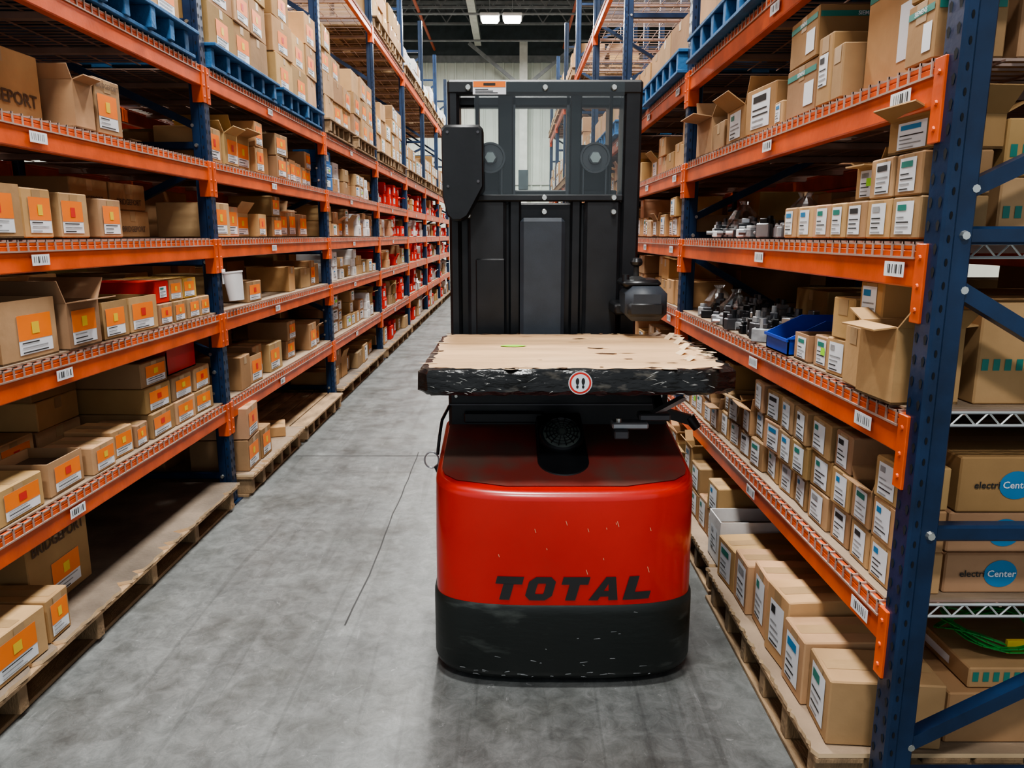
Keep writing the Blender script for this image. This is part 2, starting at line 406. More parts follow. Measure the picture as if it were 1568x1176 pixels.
# ------------------------------------------------------------------ pallets
def pallet(x0,x1,y0,y1,z,mat,top=None,name='wooden_pallet'):
    mb=MB(); h=.125
    n=8
    for i in range(n):
        a=x0+(x1-x0)*i/n
        mb.box(a+.006,a+(x1-x0)/n-.006,y0,y1,z+h-.018,z+h,mat,b=.003)
    k=6
    for i in range(k):
        yy=y0+.02+(y1-y0-.13)*i/(k-1)
        mb.box(x0+.01,x1-.01-R.uniform(0,.03),yy,yy+.045,z+.016,z+h-.018,mat,b=.003)
    for i in(0,3,7):
        a=x0+(x1-x0)*i/n; mb.box(a+.004,a+.1,y0,y1,z,z+.016,mat,b=.002)
    if top:
        N=90; vs=[]
        for i in range(N+1): vs.append((x1-R.uniform(0,.012)-(R.uniform(.02,.06) if R.random()<.15 else 0),y0+(y1-y0)*i/N))
        for i in range(N+1): vs.append((x0+R.uniform(0,.012),y1-(y1-y0)*i/N))
        m=len(vs); V=[(a,b,z+h+.0005) for a,b in vs]+[(a,b,z+h+.014) for a,b in vs]
        mb.add(V,[[i,(i+1)%m,m+(i+1)%m,m+i] for i in range(m)],'torn_light'); mb.add(V,[list(range(m,2*m)),list(range(m))[::-1]],top)
    mb.build(name)
PZ=.1405
for i in range(7):
    y0=yL[i]+.07; y1=yL[i+1]-.07
    if i==1:
        pallet(-2.6,-1.50,y0-.0,y0+1.12,0,'pallet_wood','deck_board'); pallet(-2.6,-1.50,y0+1.18,y1,0,'pallet_wood')
    else: pallet(-2.62,-1.53,y0,y1,0,'pallet_wood','pallet_board')
    y0=yR[i]+.07; y1=yR[i+1]-.07
    if i==0: pallet(.81,1.95,y0,y0+1.15,0,'pallet_wood','deck_board'); pallet(.83,1.95,y0+1.18,y1,0,'pallet_wood','deck_board')
    else: pallet(.86,1.95,y0,y1,0,'pallet_wood','deck_board')
# ------------------------------------------------------------------ LEFT bay A contents
O='orange';P='plain';Wh='white'
def f(mb):
    carton(mb,'L',2.47,2.86,PZ,.13,.40,.28,O,txt='BRIDGEPORT'); carton(mb,'L',2.05,2.30,PZ,-.03,.26,.16,O); carton(mb,'L',2.32,2.45,PZ,-.02,.24,.155,O)
    carton(mb,'L',2.47,2.74,PZ+.2815,.15,.34,.03,P,open_='flaps')
    carton(mb,'L',2.0,2.42,PZ,.35,.4,.3,P,txt='BRIDGEPORT')
shelf('L',f)
def f(mb):
    z=.53+TOP
    for a,b,h in((2.2,2.46,.12),(2.5,2.72,.125),(2.76,2.93,.11),(2.96,3.12,.12),(3.14,3.25,.10)): carton(mb,'L',a,b,z,.02+R.uniform(0,.03),.2,h,O,open_='cut' if a==2.5 else False)
    for a,b in((2.35,2.62),(2.66,2.92)): carton(mb,'L',a,b,z,.34,.3,.13,O)
    for a,b in((3.28,3.52),(3.54,3.76),(3.78,3.99)):
        for k in range(3 if a<3.5 else 2): carton(mb,'L',a,b,z+k*.117,.04+.01*k,.5,.115,O)
    for a,b in((2.95,3.25),): 
        for k in range(3): carton(mb,'L',a,b,z+k*.122,.34,.4,.12,P)
shelf('L',f)
def f(mb):
    z=1.03+TOP
    for a,b,h in((2.02,2.3,.2),(2.34,2.64,.2),(2.68,2.90,.17),(2.93,3.12,.15),(3.15,3.38,.15)): carton(mb,'L',a,b,z,.01+R.uniform(0,.03),.28,h,O,open_='flaps' if 2.6<a<2.7 else 'cut')
    for a,b in((3.42,3.55),(3.56,3.70),(3.72,3.86),(3.87,3.99)):
        carton(mb,'L',a,b,z,.02,.3,.10,O); 
        if a<3.8: carton(mb,'L',a,b,z+.102,.03,.3,.10,'red' if a<3.5 else O,tint=(1.2,1.2,.6) if a>3.7 else None)
    for a,b in((2.1,2.5),(2.53,2.9),(2.95,3.38),(3.42,3.95)): carton(mb,'L',a,b,z,.45,.45,R.uniform(.18,.27),P,txt='BRIDGEPORT')
shelf('L',f)
def f(mb):
    z=1.43+TOP
    for a,b,h in((2.05,2.26,.17),(2.29,2.50,.17),(2.53,2.70,.165),(2.76,2.93,.16),(3.0,3.18,.15)): carton(mb,'L',a,b,z,.01+.02*(a>2.5),.26,h,O,open_='cut' if a<2.5 else False)
    for a,b in((2.0,2.5),(2.55,3.0)): carton(mb,'L',a,b,z,.5,.45,.2,P)
    for a,b in((3.22,3.55),(3.58,3.9)):
        carton(mb,'L',a,b,z,.26,.5,.125,P,txt='BRIDGEPORT',tint=(.8,.78,.75)); carton(mb,'L',a,b,z+.127,.27,.5,.125,P,txt='BRIDGEPORT',tint=(.8,.78,.75))
shelf('L',f)
def f(mb):
    z=1.83+TOP
    carton(mb,'L',1.95,2.38,z,.02,.3,.2,O,tint=(.85,.85,.85)); carton(mb,'L',2.44,2.86,z,.12,.4,.23,P,txt='BRIDGEPORT',tint=(1.12,1.08,1.0)); carton(mb,'L',2.9,3.03,z,.02,.3,.17,P,open_='flaps')
    carton(mb,'L',3.06,3.24,z,.02,.4,.21,O,txt='BRIDGEPORT'); carton(mb,'L',2.88,3.02,z,.36,.3,.25,P)
    fill(mb,'L',3.3,4.0,z,.34,(.2,.3),(.3,.4),(.1,.14),2,[P],(.45,.5))
    carton(mb,'L',2.0,2.42,z,.4,.4,.28,P)
shelf('L',f)
for i in range(1,7):
    ya=yL[i]+.06; yb=yL[i+1]-.05; det=i<4
    for li,z in enumerate(LEV[:4]):
        zz=z+TOP; room=(LEV[li+1]-.06)-zz
        if i in(1,): st=[O,O,O,P]
        elif i==2: st=[Wh,O,P,P,'whitebox'] if li<3 else ['bluebox','whitebox','whitebox',Wh,P]
        else: st=['red','red','red','red','whitebox',Wh,P]
        def f(mb):
            fill(mb,'L',ya,yb,zz,room,(.15,.28) if i<3 else (.15,.3),(.25,.32),(.085,.15) if i>1 else (.125,.21),2 if i<2 else 3,st,(.01,.09),.82 if i==1 else .93,.3,det)
            fill(mb,'L',ya,yb,zz,room,(.25,.42),(.36,.45),(.13,.3),2,[P],(.47,.52),.85,0,False)
        shelf('L',f)
    def f(mb):
        if i==1:
            for a,b,n in((ya+.06,ya+.30,2),(ya+.32,ya+.5,1)):
                for k in range(n): carton(mb,'L',a,b,PZ+k*.19,-.04,.34,.185,O,rot=R.uniform(-.08,.08))
            fill(mb,'L',ya+.05,ya+1.0,PZ,.3,(.2,.3),(.3,.4),(.1,.2),2,[P],(.4,.45),.8)
            carton(mb,'L',ya+.8,ya+1.02,PZ,.0,.3,.07,Wh,rot=.3)
        else: fill(mb,'L',ya,yb,PZ,.33,(.2,.35),(.3,.4),(.12,.22),2,(['red','red','whitebox',P,Wh] if i>2 else [P,P,O,Wh]),(-.02,.1),.9,.2,det)
    shelf('L',f)
def upper(side,ys,i,z,col,stl,hmax,sz=(.26,.42)):
    for k in range(2):
        y0=ys[i]+.07+k*1.2; y1=y0+1.12
        x0,x1=sorted((DX(side,-.05),DX(side,RD-.05)))
        pallet(x0,x1,y0,y1,z+TOP,col)
        def f(mb):
            zz=z+TOP+.127
            hh=R.uniform(.16,.26); hm=hmax*R.uniform(.75,1.05)
            for s_ in(.0,.5):
                y=y0+.02
                while y<y1-.2:
                    w=min(R.uniform(*sz),y1-y); n=max(1,int(R.uniform(.7,1.0)*hm/hh))
                    if w<.14: break
                    for q in range(n): carton(mb,side,y+.003,y+w-.003,zz+q*(hh+.0015),s_+R.uniform(0,.02),.44,hh,stl if R.random()<.85 else P,detail=True)
                    y+=w
        shelf(side,f)
cols=['pallet_blue','pallet_blue','pallet_wood','pallet_wood','pallet_wood','pallet_wood','pallet_wood']
for i in range(0,7):
    upper('L',yL,i,2.30,cols[i],O if i<3 else Wh,[.5,.95,.85,.8,.6,.8,.7][i])
    upper('R',yR,i,2.30,'pallet_blue' if i<3 else 'pallet_wood',P if i<3 else Wh,[.5,.3,.4,.7,.6,.7,.7][i])
for i in range(3,7):
    upper('L',yL,i,3.78,'pallet_wood',P if i<4 else 'whitebox',R.uniform(.5,.8)); 
    if i>3: upper('R',yR,i,3.78,'pallet_wood',P,R.uniform(.4,.7))
# ------------------------------------------------------------------ RIGHT bay A
def f(mb):
    z=PZ; y=1.80
    for k in range(6):
        w=R.uniform(.15,.19); carton(mb,'R',y,y+w,z,-.10+.03*R.random(),.30,[.19,.2,.24,.22,.19,.17][k],Wh,rot=R.uniform(-.08,.08)); y+=w+.016
    carton(mb,'R',y+.02,y+.19,z,-.08,.3,.2,'whitebox',open_='cut'); y+=.22
    while y<4.0:
        w=R.uniform(.13,.17); h=R.uniform(.12,.16)
        for k in range(R.randint(1,2) if y<3.3 else 2): carton(mb,'R',y,y+w,z+k*(h+.0015),-.04,.3,h,Wh,open_=('flaps' if k==1 and R.random()<.4 else False))
        y+=w+.01
    carton(mb,'R',1.82,2.2,z,.24,.6,.15,P,txt='LSA',rot=0); carton(mb,'R',1.84,2.2,z+.152,.30,.6,.06,'dash',rot=0,tint=(.9,.9,.9))
    fill(mb,'R',2.23,2.85,z,.33,(.22,.3),(.35,.4),(.24,.31),1,[P,P,Wh],(.3,.32))
    fill(mb,'R',3.0,4.1,z,.33,(.22,.3),(.4,.4),(.14,.16),2,[P],(.32,.34))
shelf('R',f)
def f(mb):
    z=.53+TOP; y=1.79
    while y<4.05:
        w=R.uniform(.115,.15); n=(3 if y<2.75 else R.choice((2,3,2,1))); h=.112 if y<2.75 else R.uniform(.10,.115)
        if 1.9<y<2.0: n=2
        s=R.uniform(.01,.035); 
        for k in range(n): carton(mb,'R',y,y+w,z+k*(h+.0015),s+R.uniform(0,.02),.125 if y<2.2 else .26,h,Wh,open_=('flaps' if k==n-1 and n<3 and R.random()<.45 else False),rot=R.uniform(-.08,.08) if y>2.2 else R.uniform(-.03,.03))
        y+=w+R.uniform(.008,.022)
    carton(mb,'R',1.80,2.15,z,.175,.62,.108,'center',rot=0); carton(mb,'R',1.805,2.15,z+.11,.175,.62,.108,'center',rot=0); carton(mb,'R',1.80,2.15,z+.22,.185,.62,.145,'center',rot=0)
    fill(mb,'R',2.25,4.05,z,.36,(.25,.35),(.5,.6),(.15,.34),2,[P],(.36,.38),.9)
shelf('R',f)
def f(mb):
    z=1.03+TOP
    carton(mb,'R',1.80,1.97,z,-.015,.17,.19,P,rot=.06,open_='flaps'); carton(mb,'R',1.98,2.10,z,.0,.17,.165,P,rot=-.06)
    carton(mb,'R',1.985,2.09,z+.167,.03,.15,.12,Wh,rot=.12)
    carton(mb,'R',2.13,2.26,z,.02,.25,.11,Wh,rot=.08); carton(mb,'R',2.13,2.24,z+.112,.02,.25,.12,P,rot=.12); carton(mb,'R',2.28,2.38,z,.03,.2,.10,Wh)
    carton(mb,'R',2.40,2.52,z,.02,.2,.09,Wh,open_='cut')
    carton(mb,'R',1.80,2.3,z,.195,.7,.25,'dash',rot=0,tint=(1.1,1.1,1.05))
    fill(mb,'R',2.4,4.0,z,.26,(.3,.4),(.35,.45),(.12,.24),1,[P],(.5,.55),.7)
shelf('R',f)
def f(mb):
    z=1.43+TOP; y=1.79
    for k in range(7):
        w=R.uniform(.105,.13); n=2 if k<2 else 1
        for q in range(n): carton(mb,'R',y,y+w,z+q*.1015,.01,.16 if k<4 else .22,.10,Wh)
        if k==2: carton(mb,'R',y,y+w,z+.1015,.03,.15,.09,Wh,open_='flaps')
        y+=w+.006
    carton(mb,'R',1.80,1.98,z+.2045,.02,.17,.08,Wh,open_='flaps',rot=.1)
    carton(mb,'R',1.80,2.3,z,.20,.7,.14,'dash',rot=0); carton(mb,'R',1.80,2.3,z+.142,.20,.7,.13,'dash',rot=0)
    fill(mb,'R',2.4,4.0,z,.3,(.3,.4),(.35,.45),(.12,.26),1,[P],(.5,.55),.6)
shelf('R',f)
def f(mb):
    z=1.83+TOP
    carton(mb,'R',1.80,1.93,z,.01,.16,.14,'teal'); carton(mb,'R',1.80,1.93,z+.142,.015,.16,.14,Wh,rot=.1)
    carton(mb,'R',1.95,2.26,z,.06,.30,.31,'teal',tint=(1.1,1.05,1)); carton(mb,'R',2.28,2.36,z,.01,.2,.15,P); carton(mb,'R',2.37,2.47,z,.01,.2,.2,Wh)
    carton(mb,'R',2.50,2.76,z,.02,.3,.16,'teal'); carton(mb,'R',2.50,2.76,z+.162,.02,.3,.15,'teal')
    carton(mb,'R',2.80,2.88,z,.02,.15,.08,Wh); carton(mb,'R',2.93,3.2,z,.02,.3,.17,Wh,rot=.1); carton(mb,'R',3.24,3.5,z,.02,.3,.14,Wh,open_='flaps'); carton(mb,'R',3.52,3.75,z,.02,.3,.12,P);carton(mb,'R',3.78,4.05,z,.02,.3,.17,P,open_='flaps')
    carton(mb,'R',1.80,1.94,z,.20,.16,.3,P,rot=0); carton(mb,'R',1.80,2.4,z,.4,.6,.3,P,rot=0); fill(mb,'R',2.45,4.0,z,.34,(.3,.4),(.4,.5),(.2,.3),1,[P],(.4,.45))
shelf('R',f)
for i in range(1,7):
    ya=yR[i]+.06; yb=yR[i+1]-.05
    for li,z in enumerate(LEV[:4]):
        zz=z+TOP; room=(LEV[li+1]-.06)-zz
        def f(mb):
            fill(mb,'R',ya,yb,zz,room,(.14,.24),(.25,.32),(.1,.15),2,[P,P,Wh],(.01,.05),.92,.2,i<3)
            fill(mb,'R',ya,yb,zz,room,(.25,.42),(.36,.45),(.13,.3),2,[P],(.42,.5),.8,0,False)
        shelf('R',f)
    shelf('R',lambda mb: fill(mb,'R',ya,yb,PZ,.33,(.2,.35),(.3,.4),(.12,.22),2,[P,Wh],(-.02,.1),.9,0,False))
for side,ys in(('L',yL),('R',yR)):
    for i in range(0,7):
        def f(mb):
            for z in LEV[:5]:
                fill(mb,side,ys[i]+.06,ys[i+1]-.05,z+TOP,.33,(.3,.5),(.5,.7),(.12,.3),1,[P],(RD+.35,RD+.45),.6,0,False)
        shelf(side,f)
# ------------------------------------------------------------------ small shelf goods
def bin_(name,x0,x1,y0,y1,z,h,mat,slope=0):
    mb=MB(); t=.005
    mb.box(x0,x1,y0,y1,z,z+t,mat); mb.box(x0,x0+t,y0,y1,z,z+h*(.45 if slope else 1),mat); mb.box(x1-t,x1,y0,y1,z,z+h,mat)
    for yy in(y0,y1-t):
        pr=[(x0,z),(x1,z),(x1,z+h),((x0+x1)/2,z+h),(x0,z+h*(.5 if slope else 1))]
        V=[(a,yy,b) for a,b in pr]+[(a,yy+t,b) for a,b in pr]
        mb.add(V,[[0,1,2,3,4],[9,8,7,6,5]]+[[i,5+i,5+(i+1)%5,(i+1)%5] for i in range(5)],mat)
    mb.box(x0-.008,x0,y0-.005,y1+.005,z+h*.4,z+h*.48,mat); mb.box(x0-.004,x1+.008,y0-.01,y0,z+h*.9 if not slope else z+h*.48,z+h*(.98 if not slope else .52),mat)
    mb.build(name)
bin_('storage_bin',.95,1.2,2.56,2.78,1.03+TOP,.12,'plastic_blue',1)
bin_('storage_bin',-1.98,-1.68,3.60,3.93,.53+TOP+.2345,.13,'plastic_red',0)
def parts(side,y0,y1,z,n,mats,dep=(.03,.35),name='machine_parts',sz=(.02,.05)):
    mb=MB()
    for i in range(n):
        y=R.uniform(y0,y1); x=DX(side,R.uniform(*dep)); a,b,c=[R.uniform(*sz) for _ in range(3)]
        m=R.choice(mats); M=Matrix.Translation((x,y,z))@Matrix.Rotation(R.uniform(0,3),4,'Z')
        mb.box(-a/2,a/2,-b/2,b/2,0,c,m,M=M,b=.004)
        mb.box(-a*.3,a*.3,-b*.35,b*.35,c,c*1.35,R.choice(mats),M=M,b=.003)
        if i%2==0: mb.cyl((x,y,z+c),(x,y,z+c*1.7),b*.25,b*.22,R.choice(mats),10)
        if i%3==0: mb.cyl((x-a*.5,y,z+.02),(x-a*1.1,y+.01,z+.02),.009,.009,R.choice(mats),8)
    return mb.build(name)
G=['plastic_grey','dark_steel','steel','plastic_white','truck_black']
parts('R',2.86,3.9,1.03+TOP,90,['dark_steel','truck_black','plastic_grey','steel'],sz=(.03,.075)); 
parts('R',2.75,3.9,1.43+TOP,70,G,sz=(.03,.06))
def bag(side,y,z,r,h):
    mb=MB(); n=14; prof=[(.75,0),(1,.25),(.95,.5),(.6,.75),(.25,.9),(.4,1.0)]; vs=[]
    x=DX(side,.05+r)
    for k,(q,hh) in enumerate(prof):
        for i in range(n):
            t=2*math.pi*i/n; rr=r*q*R.uniform(.8,1.15); vs.append((x+rr*math.cos(t),y+rr*math.sin(t)*1.2,z+h*hh))
    fs=[[k*n+i,k*n+(i+1)%n,(k+1)*n+(i+1)%n,(k+1)*n+i] for k in range(len(prof)-1) for i in range(n)]
    mb.add(vs,fs,'poly_bag'); mb.build('plastic_bag')
for y,z in((2.78,1.43),(3.5,1.43),(3.85,1.03),(3.55,1.03)): bag('R',y,z+TOP,.07,.16)
mb=MB()
for k in range(4):
    cx_,cy_,zz=1.36+.02*k,1.98,.365+.006*k; pts=[]
    for i in range(25):
        t=2*math.pi*i/24; pts.append((cx_+(.13+.012*k)*math.cos(t),cy_+(.09+.01*k)*math.sin(t),zz+.05*(1+math.sin(t*2+k))*.5+.004))
    for a,b in zip(pts[:-1],pts[1:]): mb.bar(a,b,.014,.003,'plastic_green')
mb.box(1.36,1.44,1.88,1.89,.372,.41,'label_yellow'); mb.build('strapping_coil')
mb=MB(); mb.lathe((0,0,0),[(.001,0),(.040,0),(.052,.15),(.056,.15),(.056,.158),(.049,.158),(.038,.01),(.001,.01)],'plastic_white',M=Matrix.Translation((XL+.068,yL[1]+.05,1.15))@Matrix.Rotation(-.1,4,'Y'))
mb.box(XL+.008,XL+.016,yL[1]+.02,yL[1]+.05,1.24,1.32,'plastic_white')
mb.build('plastic_cup',smooth=True)
# ------------------------------------------------------------------ FORKLIFT
trk=bpy.data.objects.new('order_picker_forklift',None); SC.collection.objects.link(trk); trk.location=(0,0,0)
CX=.177; HW=.44; YF=2.285; YR=2.86; A_=.19; NE=3.1
def plan(dl,n=48):
    w=HW-dl; yf=YF+dl; yc=YF+A_; a=yc-yf; pts=[]
    pts.append((CX-w,YR)); 
    for i in range(n+1):
        t=math.pi*i/n; c=math.cos(t); s=math.sin(t)
        pts.append((CX-w*math.copysign(abs(c)**(2/NE),c),yc-a*abs(s)**(2/NE)))
    pts.append((CX+w,YR)); return pts
def yfront(x,dl=0):
    w=HW-dl; a=A_-dl; u=min(.999,abs(x-CX)/w); return YF+A_-a*(1-u**NE)**(1/NE)
def ztop(y): 
    u=max(0,y-YF); return .685+.23*u-.08*u*u
def loft(mb,rings,mat,mats=None,capmat=None):
    n=len(rings[0])
    vs=[p for r in rings for p in r]
    for k in range(len(rings)-1):
        fs=[[k*n+i,k*n+(i+1)%n,(k+1)*n+(i+1)%n,(k+1)*n+i] for i in range(n)]
        mb.add(vs,fs,(mats[k] if mats else mat))
    mb.add(rings[-1],[list(range(n))],capmat or mat)
def merge(ob,ang=40):
    import bmesh
    bm=bmesh.new(); bm.from_mesh(ob.data)
    bmesh.ops.delete(bm,geom=[v for v in bm.verts if not v.link_faces],context='VERTS')
    bmesh.ops.remove_doubles(bm,verts=bm.verts,dist=1e-5); bmesh.ops.recalc_face_normals(bm,faces=bm.faces); bm.to_mesh(ob.data); bm.free()
    ob.data.polygons.foreach_set('use_smooth',[True]*len(ob.data.polygons))
    try: ob.data.set_sharp_from_angle(angle=math.radians(ang))
    except Exception: pass
mb=MB(); rings=[]
SP=.303
rings.append([(x,y,SP) for x,y in plan(0)]); rings.append([(x,y,.5) for x,y in plan(.001)])
r=.026
for k in range(0,7):
    ph=math.pi/2*k/6; dl=.004+r*(1-math.cos(ph)); rings.append([(x,y,ztop(y)-r*(1-math.sin(ph))) for x,y in plan(dl)])
for dl in(.06,.09,.13): rings.append([(x,y,ztop(y)+.004) for x,y in plan(min(dl,.16))])
loft(mb,rings,'truck_red',mats=['truck_red']*(len(rings)-1))
ob=mb.build('hood',trk); merge(ob,50)
mb=MB(); 
ys_=[YF+.045+(YR-YF-.05)*i/14 for i in range(15)]
def hwid(y):
    q=(YF+A_-y)/(A_-.04)
    return (HW-.025) if q<=0 else (HW-.025)*max(0,(1-min(1,q)**NE))**(1/NE)
for a,b in zip(ys_[:-1],ys_[1:]):
    wa,wb=hwid(a),hwid(b); mb.quad([(CX-wa,a,ztop(a)+.0055),(CX+wa,a,ztop(a)+.0055),(CX+wb,b,ztop(b)+.0055),(CX-wb,b,ztop(b)+.0055)],'truck_dust')
mb.build('hood_top_grip',trk)
mb=MB(); rings=[]
for z,dl in((.028,.03),(.03,.012),(.05,-.002),(.07,-.008),(.27,-.008),(.295,-.007),(SP,-.002),(SP+.001,.01)): rings.append([(x,y,z) for x,y in plan(dl)])
loft(mb,rings,'skirt_black'); ob=mb.build('bumper_skirt',trk); merge(ob,50)
mb=MB()
def sp(xx,zz): return (xx,yfront(xx,-.008)-.0012,zz)
for i in range(34):
    x=CX+R.uniform(-.36,.36); z=R.choice((R.uniform(.045,.065),R.uniform(.045,.065),R.uniform(.07,.28))); L=R.uniform(.006,.03); 
    dz=R.uniform(-.004,.004); mb.quad([sp(x,z),sp(x+L,z+dz),sp(x+L*.8,z+dz+R.uniform(.001,.003)),sp(x+.002,z+.002)],'plastic_grey')
for i in range(12):
    x=CX+R.uniform(-.3,.33); z=R.uniform(.42,.64); L=R.uniform(.004,.02); y_=lambda xx: yfront(xx,.001)-.0015
    mb.quad([(x,y_(x),z),(x+.0015,y_(x),z),(x+.0015+.3*L,y_(x),z-L),(x+.3*L,y_(x),z-L)],'torn_light')
mb.build('scuff_marks',trk)
mb=MB(); LX0=.192-.262; LW=.088; GP=.0205; Z0=.322; ZH=.082; SHR=.022
def letter(polys,k):
    x0=LX0+k*(LW+GP)
    for p in polys:
        mb.quad([(lambda X,Z:(X,yfront(X)-.0025,Z))(x0+u*LW+v*SHR,Z0+v*ZH) for u,v in p],'print_black')
Tt=[[(0,.68),(1,.68),(1,1),(0,1)],[(.31,0),(.69,0),(.69,.68),(.31,.68)]]
Oo=[(.22,0),(.78,0),(1,.2),(1,.8),(.78,1),(.22,1),(0,.8),(0,.2)]; Oi=[(.36,.27),(.64,.27),(.66,.33),(.66,.67),(.64,.73),(.36,.73),(.34,.67),(.34,.33)]
Op=[[Oo[i],Oo[(i+1)%8],Oi[(i+1)%8],Oi[i]] for i in range(8)]
Ap=[[(-.05,0),(.30,0),(.52,.72),(.36,1)],[(.70,0),(1.05,0),(.72,1),(.52,.72)],[(.36,1),(.52,.72),(.72,1)],[(.27,.16),(.78,.16),(.70,.40),(.36,.40)]]
Lp=[[(0,0),(.38,0),(.38,1),(0,1)],[(.38,0),(1.0,0),(1.0,.32),(.38,.32)]]
for k,p in enumerate((Tt,Op,Tt,Ap,Lp)): letter(p,k)
mb.build('lettering',trk)
mb=MB(); n=20; cw=.09; pts=[(CX-cw,2.80),(CX-cw,2.49)]+[(CX-cw*math.cos(math.pi*i/n),2.49-.10*math.sin(math.pi*i/n)) for i in range(1,n)]+[(CX+cw,2.49),(CX+cw,2.80)]
def rg(s,dz,k=0): return [(CX+(x-CX)*s,2.64+(y-2.64)*s,ztop(y)+dz+k*max(0,min(1,(y-2.47)/.2))) for x,y in pts]
loft(mb,[rg(1,.0),rg(.985,.010,.01),rg(.95,.014,.03),rg(.90,.016,.035)],'truck_black')
ob=mb.build('hood_cover',trk); merge(ob,40)
mb=MB(); M=Matrix.Translation((CX,2.60,ztop(2.60)+.040))@Matrix.Rotation(.62,4,'X')
mb.lathe((0,0,0),[(.074,-.03),(.080,0),(.080,.018),(.076,.026),(.069,.029),(.066,.026)],'truck_black',n=36,M=M)
mb.lathe((0,0,0),[(.066,.026),(.056,.031),(.040,.035),(.020,.037),(.001,.0375)],'grille',n=36,M=M)
for rr in(.056,.044,.032,.020):
    z_=.0325+(.056-rr)*.09
    for i in range(30):
        t=2*math.pi*i/30; t2=2*math.pi*(i+1)/30; mb.bar(M@Vector((rr*math.cos(t),rr*math.sin(t),z_+.001)),M@Vector((rr*math.cos(t2),rr*math.sin(t2),z_+.001)),.003,.003,'truck_black')
for i in range(14):
    t=math.pi*2*i/14; mb.box(.012,.062,-.0012,.0012,.030,.0375,'truck_black',M=M@Matrix.Rotation(t,4,'Z'))
ob=mb.build('round_cap',trk,smooth=True)
mb=MB()
mb.box(CX-.42,CX+.42,2.80,2.86,.25,1.0,'truck_black',b=.012)
mb.box(CX-.36,CX-.06,2.77,2.80,.80,.84,'truck_black',b=.005); mb.box(CX-.42,CX+.42,2.72,2.81,.985,1.012,'truck_dark',b=.006)
mb.box(CX-.415,CX+.40,2.79,2.81,.865,.87,'dark_steel')
for x in(CX-.39,CX+.39): mb.cyl((x,2.80,.9),(x,2.79,.9),.008,.006,'bolt',8)
mb.box(CX-.43,CX+.43,2.86,3.95,.06,.17,'truck_black',b=.015)
mb.box(CX-.36,CX+.36,2.88,3.30,.17,.185,'rubber')
for x in(CX-.40,CX+.36):
    mb.box(x,x+.05,2.86,3.35,.17,.62,'truck_black',b=.02)
for x in(CX-.40,CX+.34): 
    mb.cyl((x,3.82,.075),(x+.07,3.82,.075),.075,.075,'rubber',20)
    mb.cyl((x,2.62,.06),(x+.07,2.62,.06),.06,.06,'rubber',20)
mb.build('chassis',trk,smooth=True,ang=30)
# tray
mb=MB(); TX0,TX1,TY0,TY1=-.297,.712,2.29,3.17; ZB,ZT=1.010,1.088
def outline(inset,jit,seed):
    q=random.Random(seed); pts=[]; 
    def seg(a,b,n):
        for i in range(n):
            t=i/n; pts.append([a[0]+(b[0]-a[0])*t+q.uniform(-jit,jit),a[1]+(b[1]-a[1])*t+q.uniform(-jit,jit)])
    x0,x1,y0,y1=TX0+inset,TX1-inset,TY0+inset,TY1-inset
    seg((x0+.03,y0),(x1-.09,y0),34); seg((x1-.09,y0),(x1-.0,y0+.05),5); seg((x1,y0+.05),(x1,y1-.05),24); seg((x1,y1-.05),(x1-.04,y1),4)
    seg((x1-.04,y1),(x0+.03,y1),30); seg((x0+.03,y1),(x0,y1-.04),4); seg((x0,y1-.04),(x0,y0+.04),24); seg((x0,y0+.04),(x0+.03,y0),4)
    return pts
o0=outline(.014,.003,1);o1=outline(0,.004,2);o2=outline(0.003,.004,3);o3=outline(.010,.004,4);o4=outline(.028,.012,5)
qz=random.Random(3)
rings=[[(x,y,ZB+qz.uniform(-.005,.0)) for x,y in o0],[(x,y,ZB+.012+qz.uniform(-.005,.005)) for x,y in o1],[(x,y,ZT-.012+qz.uniform(-.004,.004)) for x,y in o2],[(x,y,ZT+qz.uniform(-.002,.002)) for x,y in o3],[(x,y,ZT+.0025) for x,y in o4]]
loft(mb,rings,'wrap_black',capmat='tray_wood')
mb.add([(x,y,ZB) for x,y in o0],[list(range(len(o0)))],'truck_black')
ob=mb.build('load_tray',trk); merge(ob,30)
mb=MB()
def blob(cx,cy,lx,ly,z,mat,n=9,j=.35):
    mb.quad([(cx+lx*math.cos(2*math.pi*i/n)*R.uniform(1-j,1+j),cy+ly*math.sin(2*math.pi*i/n)*R.uniform(1-j,1+j),z) for i in range(n)],mat)
for i in range(16): blob(R.uniform(.0,.60),R.choice((R.uniform(2.33,2.5),R.uniform(2.9,3.13),R.uniform(2.4,3.0))),R.uniform(.006,.03),R.uniform(.002,.006),ZT+.004,'torn_dark',j=.5)
for i in range(60):
    e=R.random()
    x,y=(R.uniform(TX0+.03,TX1-.05),TY0+R.uniform(.01,.05)) if e<.35 else ((TX1-R.uniform(.02,.06),R.uniform(TY0+.1,TY1)) if e<.7 else ((TX0+R.uniform(.02,.04),R.uniform(TY0+.05,TY1)) if e<.85 else (R.uniform(TX0+.1,TX1-.05),TY1-R.uniform(.01,.03))))
    blob(x,y,R.uniform(.008,.03),R.uniform(.003,.012),ZT+.0045,R.choice(('torn_dark','torn_light','torn_light')),j=.5)
for x,y in((.33,2.62),(.30,2.75)): blob(x,y,.035,.010,ZT+.004,'torn_dark',j=.5); blob(x+.02,y-.012,.03,.006,ZT+.007,'torn_light',j=.5)
for i in range(6):
    x=.62+R.uniform(-.02,.05); y=2.45+.13*i; h=R.uniform(.01,.028)
    mb.quad([(x-.02,y,ZT+.003),(x+.01,y+.03,ZT+h),(x-.0,y+.08,ZT+h*.8),(x-.03,y+.05,ZT+.003)],'torn_light'); 
blob(.005,2.80,.048,.026,ZT+.005,'label_green',j=.2)
